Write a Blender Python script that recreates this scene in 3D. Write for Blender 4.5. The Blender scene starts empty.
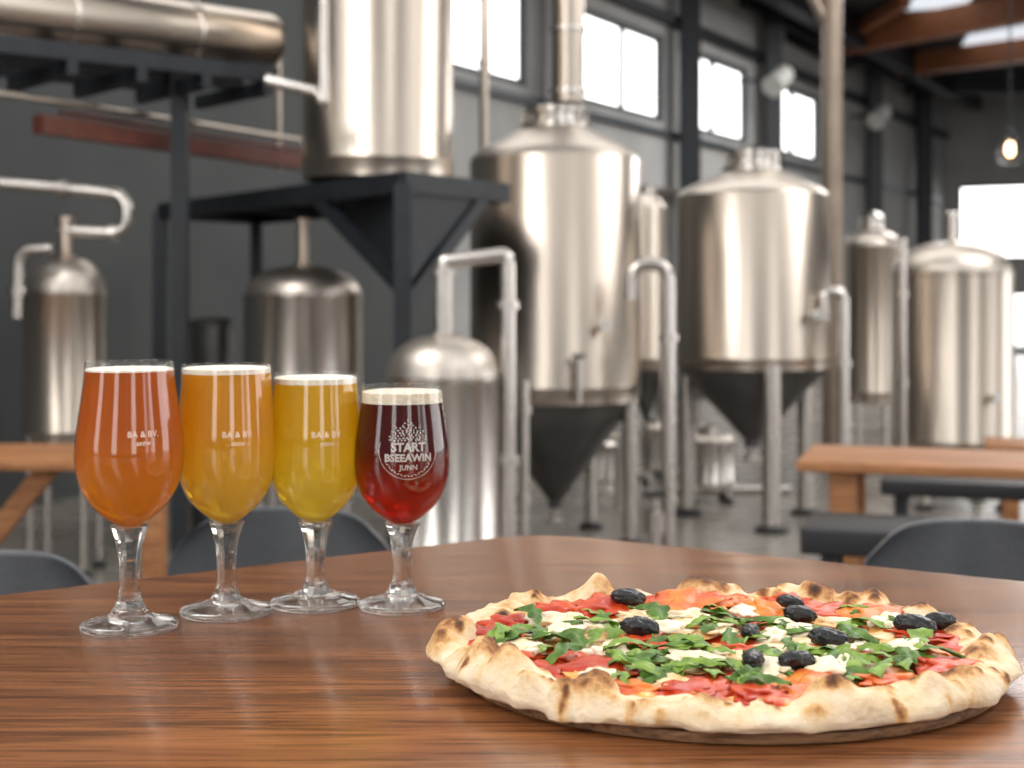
import bpy, bmesh, math, random
from mathutils import Vector, Matrix, noise
random.seed(7)
PI=math.pi; R=math.radians
C=bpy.context.scene.collection
FP=1400.0; HY=290.0; EZ=1.01; TT=0.75
def P(px,py,d): return Vector(((px-512)/FP*d, d, EZ+(HY-py)/FP*d))
def XY(px,d): return ((px-512)/FP*d, d)
def ZZ(py,d): return EZ+(HY-py)/FP*d

# ------------------------------------------------------------ materials
def newmat(name):
    m=bpy.data.materials.new(name); m.use_nodes=True
    nt=m.node_tree; b=nt.nodes.get('Principled BSDF'); return m,nt,b
def mat(name,c1,c2=None,rough=.5,metal=0,scale=20,stretch=(1,1,1),bump=0,coat=0,spec=None,aniso=0,emis=None,es=0,detail=4,lo=.35,hi=.65,rvar=0,sss=0):
    m,nt,b=newmat(name)
    c2=c2 or tuple(min(1,x*.82) for x in c1)
    tc=nt.nodes.new('ShaderNodeTexCoord'); mp=nt.nodes.new('ShaderNodeMapping'); mp.inputs['Scale'].default_value=stretch
    n=nt.nodes.new('ShaderNodeTexNoise'); n.inputs['Scale'].default_value=scale; n.inputs['Detail'].default_value=detail
    r=nt.nodes.new('ShaderNodeValToRGB')
    r.color_ramp.elements[0].position=lo; r.color_ramp.elements[1].position=hi
    r.color_ramp.elements[0].color=(*c2,1); r.color_ramp.elements[1].color=(*c1,1)
    L=nt.links.new
    L(tc.outputs['Object'],mp.inputs[0]); L(mp.outputs[0],n.inputs['Vector']); L(n.outputs['Fac'],r.inputs[0]); L(r.outputs[0],b.inputs['Base Color'])
    b.inputs['Roughness'].default_value=rough; b.inputs['Metallic'].default_value=metal
    if rvar:
        mr=nt.nodes.new('ShaderNodeMapRange'); mr.inputs['To Min'].default_value=rough-rvar; mr.inputs['To Max'].default_value=rough+rvar
        L(n.outputs['Fac'],mr.inputs['Value']); L(mr.outputs[0],b.inputs['Roughness'])
    if coat: b.inputs['Coat Weight'].default_value=coat; b.inputs['Coat Roughness'].default_value=.15
    if spec is not None: b.inputs['Specular IOR Level'].default_value=spec
    if aniso: b.inputs['Anisotropic'].default_value=aniso
    if sss: b.inputs['Subsurface Weight'].default_value=sss; b.inputs['Subsurface Scale'].default_value=.01
    if emis: b.inputs['Emission Color'].default_value=(*emis,1); b.inputs['Emission Strength'].default_value=es
    if bump:
        bp=nt.nodes.new('ShaderNodeBump'); bp.inputs['Strength'].default_value=bump; bp.inputs['Distance'].default_value=.004
        L(n.outputs['Fac'],bp.inputs['Height']); L(bp.outputs[0],b.inputs['Normal'])
    return m
steel=mat('brushed_steel',(.50,.438,.378),(.48,.42,.362),.29,1,3)
lidsteel=mat('satin_steel',(.55,.50,.45),(.53,.48,.43),.42,1,3)
steel2=mat('bright_steel',(.62,.585,.55),(.60,.565,.53),.25,1,4)
warmst=mat('warm_metal',(.60,.50,.42),(.55,.45,.37),.3,1,10)
conemat=mat('dark_cone_metal',(.13,.13,.13),(.10,.10,.10),.35,.8,8)
black=mat('black_steel',(.016,.020,.026),(.011,.014,.019),.5,.2,14)
rust=mat('rust_painted_steel',(.17,.045,.028),(.11,.032,.02),.55,.1,14)
beige=mat('beige_painted_steel',(.30,.24,.19),(.25,.20,.16),.4,.5,8)
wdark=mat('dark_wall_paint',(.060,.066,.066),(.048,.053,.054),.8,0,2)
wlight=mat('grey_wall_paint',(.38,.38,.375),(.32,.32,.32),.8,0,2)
ceilm=mat('dark_ceiling',(.05,.05,.055),(.03,.03,.035),.9,0,3)
floorm=mat('polished_concrete',(.25,.222,.195),(.18,.16,.14),.26,0,2.5,rvar=.08)
beamwood=mat('roof_timber',(.33,.12,.05),(.22,.075,.03),.6,0,6,(1,1,8))
benchblk=mat('black_upholstery',(.012,.012,.014),(.008,.008,.01),.55,0,60,bump=.1)
chairm=mat('slate_leather',(.060,.064,.072),(.050,.054,.061),.42,0,120,bump=.08)
whitep=mat('white_lamp_paint',(.6,.6,.58),(.5,.5,.48),.4,0,10)
skyl=mat('skylight_panel',(.8,.85,.9),None,.5,0,5,emis=(.85,.92,1),es=.8)
bulbm=mat('glowing_bulb',(1,.6,.3),None,.4,0,5,emis=(1,.62,.32),es=9)
rubber=mat('dark_rubber',(.02,.02,.02),None,.7)
framem=mat('window_frame_paint',(.05,.06,.07),(.04,.05,.06),.5,0,20)

def woodmat(name,ca,cb,cc,rot=0,scale=1.0,rough=.26,coat=.35,spec=.5,fine=.45):
    m,nt,b=newmat(name); L=nt.links.new
    tc=nt.nodes.new('ShaderNodeTexCoord'); mp=nt.nodes.new('ShaderNodeMapping')
    mp.inputs['Rotation'].default_value=(0,0,rot); mp.inputs['Scale'].default_value=(1.8*scale,30*scale,30*scale)
    n=nt.nodes.new('ShaderNodeTexNoise'); n.inputs['Scale'].default_value=1.6; n.inputs['Detail'].default_value=8; n.inputs['Roughness'].default_value=.66; n.inputs['Distortion'].default_value=.5
    mp2=nt.nodes.new('ShaderNodeMapping'); mp2.inputs['Rotation'].default_value=(0,0,rot); mp2.inputs['Scale'].default_value=(9*scale,300*scale,300*scale)
    n2=nt.nodes.new('ShaderNodeTexNoise'); n2.inputs['Scale'].default_value=1.5; n2.inputs['Detail'].default_value=4
    r=nt.nodes.new('ShaderNodeValToRGB'); e=r.color_ramp.elements
    e[0].position=.36; e[0].color=(*cc,1); e[1].position=.66; e[1].color=(*ca,1); k=e.new(.5); k.color=(*cb,1)
    r2=nt.nodes.new('ShaderNodeValToRGB'); r2.color_ramp.elements[0].position=.38; r2.color_ramp.elements[0].color=(fine,fine*.9,fine*.85,1); r2.color_ramp.elements[1].position=.52; r2.color_ramp.elements[1].color=(1,1,1,1)
    mx=nt.nodes.new('ShaderNodeMix'); mx.data_type='RGBA'; mx.blend_type='MULTIPLY'; mx.inputs[0].default_value=.85
    L(tc.outputs['Object'],mp.inputs[0]); L(tc.outputs['Object'],mp2.inputs[0]); L(mp.outputs[0],n.inputs['Vector']); L(mp2.outputs[0],n2.inputs['Vector'])
    L(n.outputs['Fac'],r.inputs[0]); L(n2.outputs['Fac'],r2.inputs[0]); L(r.outputs[0],mx.inputs[6]); L(r2.outputs[0],mx.inputs[7]); L(mx.outputs[2],b.inputs['Base Color'])
    b.inputs['Roughness'].default_value=rough; b.inputs['Coat Weight'].default_value=coat; b.inputs['Coat Roughness'].default_value=.1; b.inputs['Specular IOR Level'].default_value=spec
    bp=nt.nodes.new('ShaderNodeBump'); bp.inputs['Strength'].default_value=.08; bp.inputs['Distance'].default_value=.001
    L(n2.outputs['Fac'],bp.inputs['Height']); L(bp.outputs[0],b.inputs['Normal'])
    return m
walnut=woodmat('walnut_tabletop',(.33,.130,.047),(.245,.092,.034),(.145,.052,.020),rot=R(6),rough=.27,coat=.12,spec=.32,fine=.36)
oak=woodmat('honey_oak',(.44,.20,.085),(.36,.16,.065),(.26,.11,.045),rough=.55,coat=0,spec=.3)
boardm=woodmat('serving_board_wood',(.34,.19,.10),(.26,.14,.07),(.15,.08,.04),rough=.5,coat=0)

def glassmat(name,rough=0):
    m,nt,b=newmat(name); nt.nodes.remove(b); g=nt.nodes.new('ShaderNodeBsdfGlass'); g.inputs['IOR'].default_value=1.47; g.inputs['Roughness'].default_value=rough
    g.inputs['Color'].default_value=(.97,.98,.98,1)
    t=nt.nodes.new('ShaderNodeBsdfTransparent'); mx=nt.nodes.new('ShaderNodeMixShader'); mx.inputs[0].default_value=.75
    nt.links.new(t.outputs[0],mx.inputs[1]); nt.links.new(g.outputs[0],mx.inputs[2])
    nt.links.new(mx.outputs[0],nt.nodes['Material Output'].inputs[0]); return m
def thinglass(name,k=.5,p=4.0,base=.03):
    m,nt,b=newmat(name); nt.nodes.remove(b)
    lw=nt.nodes.new('ShaderNodeLayerWeight'); lw.inputs['Blend'].default_value=.5
    pw=nt.nodes.new('ShaderNodeMath'); pw.operation='POWER'; pw.inputs[1].default_value=p
    ma=nt.nodes.new('ShaderNodeMath'); ma.operation='MULTIPLY_ADD'; ma.inputs[1].default_value=k; ma.inputs[2].default_value=base
    t=nt.nodes.new('ShaderNodeBsdfTransparent'); t.inputs[0].default_value=(.985,.99,.99,1)
    g=nt.nodes.new('ShaderNodeBsdfGlossy'); g.inputs['Roughness'].default_value=.02; mx=nt.nodes.new('ShaderNodeMixShader')
    L=nt.links.new; L(lw.outputs['Facing'],pw.inputs[0]); L(pw.outputs[0],ma.inputs[0])
    L(ma.outputs[0],mx.inputs[0]); L(t.outputs[0],mx.inputs[1]); L(g.outputs[0],mx.inputs[2])
    L(mx.outputs[0],nt.nodes['Material Output'].inputs[0]); return m
stemglass=glassmat('clear_stem_glass'); bowlglass=thinglass('clear_bowl_glass'); pane=thinglass('window_pane_glass',.15)
def beermat(name,top,bot_glow,zt,zb,clear):
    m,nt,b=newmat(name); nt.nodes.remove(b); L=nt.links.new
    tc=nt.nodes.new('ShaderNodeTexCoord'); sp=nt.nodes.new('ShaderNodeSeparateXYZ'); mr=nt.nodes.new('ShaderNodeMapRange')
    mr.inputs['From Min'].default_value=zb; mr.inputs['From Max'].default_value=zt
    r=nt.nodes.new('ShaderNodeValToRGB'); r.color_ramp.elements[0].color=(*bot_glow,1); r.color_ramp.elements[1].color=(*top,1); r.color_ramp.elements[0].position=.1; r.color_ramp.elements[1].position=.7  # brighter bottom colour paints the glow of light into the beer
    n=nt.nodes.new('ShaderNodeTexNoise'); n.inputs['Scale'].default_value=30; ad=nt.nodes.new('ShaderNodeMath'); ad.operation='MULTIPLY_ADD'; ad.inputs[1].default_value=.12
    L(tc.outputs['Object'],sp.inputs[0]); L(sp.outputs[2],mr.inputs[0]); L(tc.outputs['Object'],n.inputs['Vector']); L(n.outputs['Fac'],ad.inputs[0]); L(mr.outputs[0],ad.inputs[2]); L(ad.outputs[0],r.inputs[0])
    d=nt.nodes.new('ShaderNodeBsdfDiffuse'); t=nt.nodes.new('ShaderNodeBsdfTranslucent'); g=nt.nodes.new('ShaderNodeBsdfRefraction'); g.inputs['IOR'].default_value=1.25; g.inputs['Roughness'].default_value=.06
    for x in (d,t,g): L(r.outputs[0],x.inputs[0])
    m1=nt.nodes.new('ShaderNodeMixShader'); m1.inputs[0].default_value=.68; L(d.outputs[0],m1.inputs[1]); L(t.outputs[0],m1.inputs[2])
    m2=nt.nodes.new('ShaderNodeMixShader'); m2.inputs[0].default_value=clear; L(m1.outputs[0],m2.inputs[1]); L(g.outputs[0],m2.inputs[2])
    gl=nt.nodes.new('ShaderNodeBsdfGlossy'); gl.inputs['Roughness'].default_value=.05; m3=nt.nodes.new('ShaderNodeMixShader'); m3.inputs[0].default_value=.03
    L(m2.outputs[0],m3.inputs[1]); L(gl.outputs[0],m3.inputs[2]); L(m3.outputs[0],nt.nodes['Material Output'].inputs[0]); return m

# ------------------------------------------------------------ mesh builder
class MB:
    def __init__(s): s.v=[]; s.f=[]
    def add(s,vs,fs):
        o=len(s.v); s.v+= [Vector(v) for v in vs]; s.f+=[tuple(i+o for i in f) for f in fs]; return s
    def box(s,c,size,rot=0,bev=0):
        x,y,z=[a/2 for a in size]; c=Vector(c); M=Matrix.Rotation(rot,3,'Z')
        if not bev:
            vs=[c+M@Vector((sx*x,sy*y,sz*z)) for sz in(-1,1) for sy in(-1,1) for sx in(-1,1)]
            return s.add(vs,[(0,2,3,1),(4,5,7,6),(0,1,5,4),(2,6,7,3),(0,4,6,2),(1,3,7,5)])
        bm=bmesh.new(); bmesh.ops.create_cube(bm,size=1)
        for v in bm.verts: v.co=Vector((v.co.x*size[0],v.co.y*size[1],v.co.z*size[2]))
        bmesh.ops.bevel(bm,geom=bm.edges[:],offset=bev,segments=3,affect='EDGES',profile=.5)
        bm.verts.index_update(); vs=[c+M@v.co for v in bm.verts]; fs=[tuple(v.index for v in f.verts) for f in bm.faces]; bm.free()
        return s.add(vs,fs)
    def bar(s,a,b,w,h):
        a=Vector(a); b=Vector(b); t=(b-a).normalized(); up=Vector((0,0,1))
        if abs(t.z)>.95: up=Vector((0,1,0))
        x=t.cross(up).normalized(); y=x.cross(t)
        vs=[p+x*sx*w/2+y*sy*h/2 for p in(a,b) for sx,sy in((-1,-1),(1,-1),(1,1),(-1,1))]
        return s.add(vs,[(0,1,2,3),(7,6,5,4),(0,4,5,1),(1,5,6,2),(2,6,7,3),(3,7,4,0)])
    def lathe(s,prof,c=(0,0,0),seg=48):
        c=Vector(c); vs=[]; fs=[]; n=len(prof)
        for r,z in prof:
            for k in range(seg):
                a=2*PI*k/seg; vs.append(c+Vector((r*math.cos(a),r*math.sin(a),z)))
        for i in range(n-1):
            for k in range(seg):
                k2=(k+1)%seg; fs.append((i*seg+k,i*seg+k2,(i+1)*seg+k2,(i+1)*seg+k))
        if prof[0][0]>1e-6: fs.append(tuple(range(seg-1,-1,-1)))
        if prof[-1][0]>1e-6: fs.append(tuple((n-1)*seg+k for k in range(seg)))
        return s.add(vs,fs)
    def tube(s,pts,r,seg=14):
        pts=[Vector(p) for p in pts]; n=len(pts)
        t0=(pts[1]-pts[0]).normalized(); up=Vector((0,0,1)) if abs(t0.z)<.9 else Vector((1,0,0))
        nx=t0.cross(up).normalized(); vs=[]; fs=[]
        for i,p in enumerate(pts):
            t=((pts[min(i+1,n-1)]-p).normalized()+(p-pts[max(i-1,0)]).normalized()).normalized() if 0<i<n-1 else ((pts[1]-pts[0]) if i==0 else (pts[-1]-pts[-2])).normalized()
            nx=(nx-t*nx.dot(t)).normalized(); ny=t.cross(nx)
            rr=r[i] if isinstance(r,(list,tuple)) else r
            for k in range(seg):
                a=2*PI*k/seg; vs.append(p+nx*rr*math.cos(a)+ny*rr*math.sin(a))
        for i in range(n-1):
            for k in range(seg):
                k2=(k+1)%seg; fs.append((i*seg+k,i*seg+k2,(i+1)*seg+k2,(i+1)*seg+k))
        fs.append(tuple(range(seg-1,-1,-1))); fs.append(tuple((n-1)*seg+k for k in range(seg)))
        return s.add(vs,fs)
    def cyl(s,a,b,r,seg=16): return s.tube([a,b],r,seg)
    def blob(s,c,size,amp=.15,sub=2,seed=0,M=None,fr=1.7):
        bm=bmesh.new(); bmesh.ops.create_icosphere(bm,subdivisions=sub,radius=1); M=M or Matrix.Identity(3); c=Vector(c); vs=[]
        for v in bm.verts:
            k=1+amp*noise.noise(v.co*fr+Vector((seed*3.1,seed,7)))*2
            vs.append(c+M@Vector((v.co.x*k*size[0],v.co.y*k*size[1],v.co.z*k*size[2])))
        bm.verts.index_update(); fs=[tuple(v.index for v in f.verts) for f in bm.faces]; bm.free()
        return s.add(vs,fs)
    def build(s,name,m,parent=None,smooth=True,normals=True,angle=35):
        base=Vector((0,0,0)); p=parent
        while p is not None: base+=p.location; p=p.parent
        me=bpy.data.meshes.new(name)
        me.from_pydata([tuple(v-base) for v in s.v],[],s.f)
        if normals:
            bm=bmesh.new(); bm.from_mesh(me); bmesh.ops.recalc_face_normals(bm,faces=bm.faces[:]); bm.to_mesh(me); bm.free()
        if smooth:
            me.polygons.foreach_set('use_smooth',[True]*len(me.polygons))
            if angle<170: me.set_sharp_from_angle(angle=R(angle))
        me.materials.append(m); me.update()
        o=bpy.data.objects.new(name,me); C.objects.link(o)
        if parent is not None: o.parent=parent
        return o
def rnd(pts,rad,n=6):
    pts=[Vector(p) for p in pts]; out=[pts[0]]
    for i in range(1,len(pts)-1):
        a,b,c=pts[i-1],pts[i],pts[i+1]; r=min(rad,(a-b).length*.45,(c-b).length*.45)
        p=b+(a-b).normalized()*r; q=b+(c-b).normalized()*r
        for k in range(n+1):
            t=k/n; out.append(p*(1-t)**2+b*2*t*(1-t)+q*t*t)
    out.append(pts[-1]); return out
def tag(o,label,cat,group=None):
    o['label']=label; o['category']=cat
    if group: o['group']=group
    return o
def thing(name,label,cat,loc=(0,0,0),group=None):
    o=bpy.data.objects.new(name,None); o.empty_display_size=.1; C.objects.link(o); o.location=loc
    return tag(o,label,cat,group)
def struct(mb,name,m,parent=None,smooth=False):
    o=mb.build(name,m,parent,smooth)
    if parent is None: o['kind']='structure'
    return o

# ------------------------------------------------------------ room shell
AW=-6.0
def wallY(px): return AW/((px-512)/FP-.57)
def WP(Y,z,off=0): return Vector((AW+.57*Y+.869*off, Y-.495*off, z))
def wallmesh(fn,s0,s1,z0,z1,holes,th=.2):
    mb=MB(); br=sorted(set([s0,s1]+[h[0] for h in holes]+[h[1] for h in holes]))
    for a,b in zip(br,br[1:]):
        segs=[(z0,z1)]
        for h in holes:
            if h[0]<=a+1e-6 and h[1]>=b-1e-6:
                ns=[]
                for p,q in segs:
                    if h[2]>p: ns.append((p,min(q,h[2])))
                    if h[3]<q: ns.append((max(p,h[3]),q))
                segs=ns
        for p,q in segs:
            vs=[fn(u,z,o) for o in(0,-th) for z in(p,q) for u in(a,b)]
            mb.add(vs,[(0,1,3,2),(4,6,7,5),(0,4,5,1),(2,3,7,6),(0,2,6,4),(1,5,7,3)])
    return mb
YS=wallY(446)
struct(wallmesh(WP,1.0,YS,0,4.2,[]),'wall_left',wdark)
wins=[(453,527,1),(583,663,1),(679,747,1),(766,819,1)]
holes=[(wallY(a),wallY(b),2.56,3.36) for a,b,_ in wins]
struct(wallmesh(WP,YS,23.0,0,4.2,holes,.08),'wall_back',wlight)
CX,CY=AW+.57*23.0,23.0
def WR(t,z,off=0): return Vector((CX+.869*t-.495*off, CY-.495*t-.869*off, z))
rh=[(.22,2.2,1.50,2.72),(1.05,3.2,.05,.98)]
struct(wallmesh(WR,0,14,0,4.2,rh,.08),'wall_right',wlight)
def window(idx,fn,h,mull,off=-.04):
    a,b,z0,z1=h
    mb=MB(); w=.05
    for z in(z0+w/2,z1-w/2): mb.bar(fn(a,z,off),fn(b,z,off),.06,w)
    for u in(a,b): mb.bar(fn(u,z0,off),fn(u,z1,off),.06,.06)
    if mull:
        u=(a*.5+b*.5); mb.bar(fn(u,z0,off),fn(u,z1,off),.05,.05)
    o=struct(mb,f'window_{idx}',framem)
    pm=MB(); pm.add([fn(a,z0,off),fn(b,z0,off),fn(b,z1,off),fn(a,z1,off)],[(0,1,2,3)]); pm.build('pane',pane,o,False)
for i,(h,w) in enumerate(zip(holes,wins)): window(i+1,WP,h,w[2])
window(5,WR,rh[0],0); window(6,WR,rh[1],1)
struct(MB().box((3,10,-.05),(26,34,.1)),'floor',floorm)
cp=[WP(4.6,4.2),WP(23,4.2),WR(14,4.2),Vector((16,4.6,4.2))]; dz=Vector((0,0,.1))
struct(MB().add(cp+[v+dz for v in cp],[(0,1,2,3),(4,5,6,7),(0,1,5,4),(1,2,6,5),(2,3,7,6),(3,0,4,7)]),'ceiling',ceilm)
tm=MB(); tm.bar(WP(YS,2.46,.03),WP(22.9,2.46,.03),.06,.05); struct(tm,'trim_1',framem)
tm=MB(); tm.bar(WP(YS,3.52,.05),WP(22.9,3.52,.05),.1,.09); struct(tm,'trim_2',black)

cols=[(545,'black steel column beside the window nearest the tall duct',.2),(672,'black steel column between second and third high windows',.18),(757,'black steel column between third and fourth high windows',.18),(861,'black steel column just right of the fourth high window',.18),(912,'black steel column near the far room corner',.2)]
for px,lab,w in cols:
    Y=wallY(px); p=WP(Y,0,.18); t=thing('steel_column',lab,'column',p,'black steel columns along the window wall')
    MB().bar(p+Vector((0,0,.02)),p+Vector((0,0,4.19)),w,w).build('post',black,t,False)
    MB().box(p+Vector((0,0,.01)),(w*1.6,w*1.6,.02)).build('base_plate',black,t,False)
def beam(name,lab,a,b,w,h,m,cat='beam',g=None):
    o=MB().bar(a,b,w,h).build(name,m,None,False); tag(o,lab,cat,g); return o
def CP(px,py,z):
    d=(z-EZ)*FP/(HY-py); return P(px,py,d)
beam('roof_beam','wide orange timber roof beam nearest the camera at upper right',CP(1060,2,4.0),CP(835,43,4.0),.22,.3,beamwood)
beam('roof_beam','thin orange timber roof beam behind the wide one',CP(1060,46,4.0),CP(900,66,4.0),.22,.28,beamwood)
beam('timber_brace','short sloping timber brace above the wide roof beam',CP(845,38,4.02),CP(905,2,4.1),.12,.12,beamwood,'brace')
beam('steel_roof_beam','black steel roof beam running above the window wall',WP(12,4.0,.6),WP(22.5,4.0,.6),.2,.28,black)
beam('steel_roof_beam','black steel cross beam under the dark ceiling at far corner',CP(1060,84,4.0),CP(905,86,4.0),.15,.25,black)
beam('steel_roof_beam','black sloping steel beam between the tall pipe column and windows',CP(700,4,4.0),CP(850,60,3.9),.16,.2,black)
beam('steel_roof_beam','thin black steel tie beside the tall pipe column',CP(745,2,4.0),CP(905,82,3.9),.1,.12,black)
for (a,b,c,d_,lab) in ((905,-8,965,11,'small pale skylight panel at the top edge of the ceiling'),(962,22,1050,46,'larger pale skylight panel beyond the wide timber beam')):
    q=[CP(a+15,b,4.17),CP(c+15,b-4,4.17),CP(c,d_-4,4.17),CP(a,d_,4.17)]
    o=MB().add(q+[v+Vector((0,0,.02)) for v in q],[(0,1,2,3),(4,5,6,7),(0,1,5,4),(1,2,6,5),(2,3,7,6),(3,0,4,7)]).build('skylight_panel',skyl,None,False); tag(o,lab,'skylight')
for px,py,lab in ((779,80,'white cylinder spotlight on the column by fourth high window'),(880,116,'white cylinder spotlight near the far room corner')):
    Y=wallY(px)-.9; c=P(px,py,Y*.96); t=thing('wall_spotlight',lab,'spotlight',c,'white spotlights along the window wall')
    dr=Vector((-.5,-.6,-.5)).normalized()
    MB().tube([c-dr*.16,c-dr*.15,c+dr*.12,c+dr*.16],[.06,.1,.11,.12],20).build('lamp_head',whitep,t)
    q=WP(c.y+.4,c.z+.05,0.0)
    MB().cyl(c,q,.02,8).build('arm',black,t)

# ------------------------------------------------------------ tanks
def ring(r,z,h=.012,e=.006): return [(r,z-h),(r+e,z-h*.6),(r+e,z+h*.6),(r,z+h)]
def tank(name,label,px,d,rp,yt,yb,dome,man=None,neck=None,cone=None,legs=(),lr=6,mt=steel,cat='tank',group=None,necksteel=None,gauge=False,seam=.0012,conic=False,dial=False):
    k=d/FP; x,y=XY(px,d); r=rp*k; zt=ZZ(yt,d); zb=ZZ(yb,d); H=zt-zb
    t=thing(name,label,cat,(x,y,0),group)
    pr=[(r*.9,zb-.001),(r,zb+.006)]+ring(r,zb+H*.07,.005,seam)
    if conic: pr+=[(r,zt-.004),(r*.985,zt+.002)]
    else: pr+=[(r,zt-.02),(r*1.012,zt-.016),(r*1.012,zt-.002),(r*.97,zt)]
    MB().lathe(pr,(x,y,0),96).build('body',mt,t,True,True,50 if conic else 35)
    zd=ZZ(dome,d); hd=zd-zt; rm=(man[0] if man else (neck[0]*1.6 if neck else rp*.2))*k
    pd=[(r*.984,zt+.001)]
    if conic:
        for f,g in ((.965,.09),(.93,.19),(.88,.30)): pd.append((r*f,zt+hd*g))
        for i in range(1,6): pd.append((r*.88+(rm-r*.88)*i/5,zt+hd*(.30+.70*(i/5))))
    else:
        for i in range(1,9):
            a=i/8*PI/2*.94; rr=rm+(r*.985-rm)*math.cos(a)/1.0; pd.append((max(rr,rm),zt+hd*math.sin(a)/math.sin(PI/2*.94)))
    MB().lathe(pd,(x,y,0),96).build('domed_lid',lidsteel,t,True,True,50)
    if man:
        h=man[1]*k; z=zd
        mp=[(rm*1.02,z-.01),(rm*1.1,z),(rm*1.1,z+h*.14),(rm*.92,z+h*.2),(rm*.9,z+h*.55),(rm*1.05,z+h*.6),(rm*1.05,z+h*.78),(rm*.8,z+h*.85),(rm*.4,z+h),(0,z+h*1.03)]
        MB().lathe(mp,(x,y,0),40).build('manway',steel2,t)
        for q in range(6):
            a=q*PI/3+.3; MB().cyl((x+rm*1.07*math.cos(a),y+rm*1.07*math.sin(a),z+h*.1),(x+rm*1.07*math.cos(a),y+rm*1.07*math.sin(a),z+h*.7),.006*rp/60,8).build('clamp_bolt',steel2,t)
    if neck:
        rn=neck[0]*k; zn=ZZ(neck[1],d)
        MB().lathe([(rn*1.5,zd-.012),(rn*1.7,zd),(rn*1.7,zd+.01),(rn,zd+.016),(rn,zn-.02),(rn*1.35,zn-.018),(rn*1.35,zn-.004),(rn*.9,zn)],(x,y,0),28).build('neck',necksteel or steel2,t)
    if cone:
        zc=ZZ(cone[0],d); rc=cone[1]*k
        MB().lathe([(r*.97,zb+.004),(r*.96,zb-.006),(rc,zc),(rc,zc-.03),(0,zc-.03)],(x,y,0),48).build('cone_bottom',conemat,t)
        MB().lathe([(rc*.6,zc-.02),(rc*.6,zc-.07),(rc*1.3,zc-.075),(rc*1.3,zc-.09),(0,zc-.09)],(x,y,0),20).build('outlet',steel2,t)
    for a in legs:
        a=R(a); lx=x+r*.93*math.cos(a); ly=y+r*.93*math.sin(a); l=lr*k
        g=MB().tube([(lx,ly,.012),(lx,ly,zb+.03)],l,16).build('leg',steel2,t)
        MB().lathe([(l*1.8,0),(l*1.8,.012),(l,.03)],(lx,ly,0),16).build('foot_pad',rubber,g)
    if gauge:
        zc=zb+.14*H; xx=x+r*.22; yy=y-r*.98
        g=MB().cyl((xx,yy,zc),(xx,yy-.05,zc),.012).cyl((xx,yy-.05,zc+.05),(xx,yy-.05,zc-.12),.014).build('sample_valve',steel2,t)
        MB().box((xx,yy-.05,zc+.06),(.05,.012,.015)).build('valve_handle',black,g)
    if dial:
        a=R(dial); zc=zb+.32*H; dx,dy=math.cos(a),math.sin(a); c0_=Vector((x+r*dx,y+r*dy,zc)); dv=Vector((dx,dy,0))
        g=MB().cyl(c0_-dv*.01,c0_+dv*.03,.010).cyl(c0_+dv*.03,c0_+dv*.045,.024,24).build('dial_gauge',steel2,t)
        MB().cyl(c0_+dv*.0452,c0_+dv*.047,.019,24).build('dial_face',whitep,g)
    return t
tank('fermentation_tank','large steel tank with dark cone and tall duct on its lid',555,5.66,85,160,400,128,man=(31,24),cone=(500,7),legs=(-25,-128,60,150),lr=7,gauge=True,conic=True,dial=-62)
tank('fermentation_tank','large steel cone tank between bent pipes, right of the ducted tank',752,6.15,76,196,368,171,man=(27,24),cone=(440,8),legs=(-85,30,150),lr=9,conic=True,dial=-55)
tank('fermentation_tank','slim steel tank in the back behind the tall beige pipe column',872,8.4,28,246,402,232,man=(12,20),legs=(-45,-135,45,135),lr=3)
tank('fermentation_tank','narrow steel tank half hidden between the two large cone tanks',646,7.6,20,208,370,194,man=(9,10),cone=(420,3),legs=(-45,-135,45,135),lr=3,conic=True)
tank('brew_kettle','wide steel kettle with thin neck at the right of the hall',952,6.6,59,272,450,242,neck=(5,212),legs=(-45,-135,45,135),lr=5,dial=-70)
still_left=tank('pot_still','small steel still with warm toned neck at far left',65,5.0,40,292,440,258,neck=(7,216),legs=(-45,-135,45,135),lr=4,necksteel=warmst)
tank('pot_still','steel still with thin neck standing under the black platform',303,5.5,59,294,450,266,neck=(6,218),legs=(-45,-135,45,135),lr=5,necksteel=warmst,mt=steel2)
still_near=tank('pot_still','domed steel still with thick neck and arched pipe, nearest tank to glasses',443,4.2,57,376,560,337,neck=(9.5,268),legs=(-45,-135,45,135),lr=5,mt=steel2)
tank('platform_tank','tall steel tank standing on the black steel platform',378,5.17,75,-95,182,-120,man=(26,20),legs=())
tank('small_keg','small steel keg on legs under the second cone tank',708,6.7,27,440,484,433,man=(9,9),legs=(-45,-135,45,135),lr=3,mt=steel2,cat='keg')
tank('small_keg','tiny steel keg on floor between the big tanks',655,7.3,15,428,470,423,man=(5,6),legs=(-45,-135,45,135),lr=2,mt=steel2,cat='keg')
tank('small_keg','squat steel keg behind the ducted tank right leg',604,7.4,17,436,482,430,man=(6,6),legs=(-45,-135,45,135),lr=2,mt=steel2,cat='keg')
x,y=XY(213,5.9); k=5.9/FP
t=thing('dark_drum','small dark grey drum behind the glasses, left of the platform still','drum',(x,y,0))
MB().lathe([(20*k,0.0),(22*k,.02),(22*k,ZZ(322,5.9)-.02),(23*k,ZZ(322,5.9)-.015),(23*k,ZZ(322,5.9)),(18*k,ZZ(318,5.9)),(0,ZZ(317,5.9))],(x,y,0),36).build('body',conemat,t)
MB().lathe([(23*k,.4),(23.6*k,.41),(23.6*k,.43),(23*k,.44)],(x,y,0),36).build('band',black,t)

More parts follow.
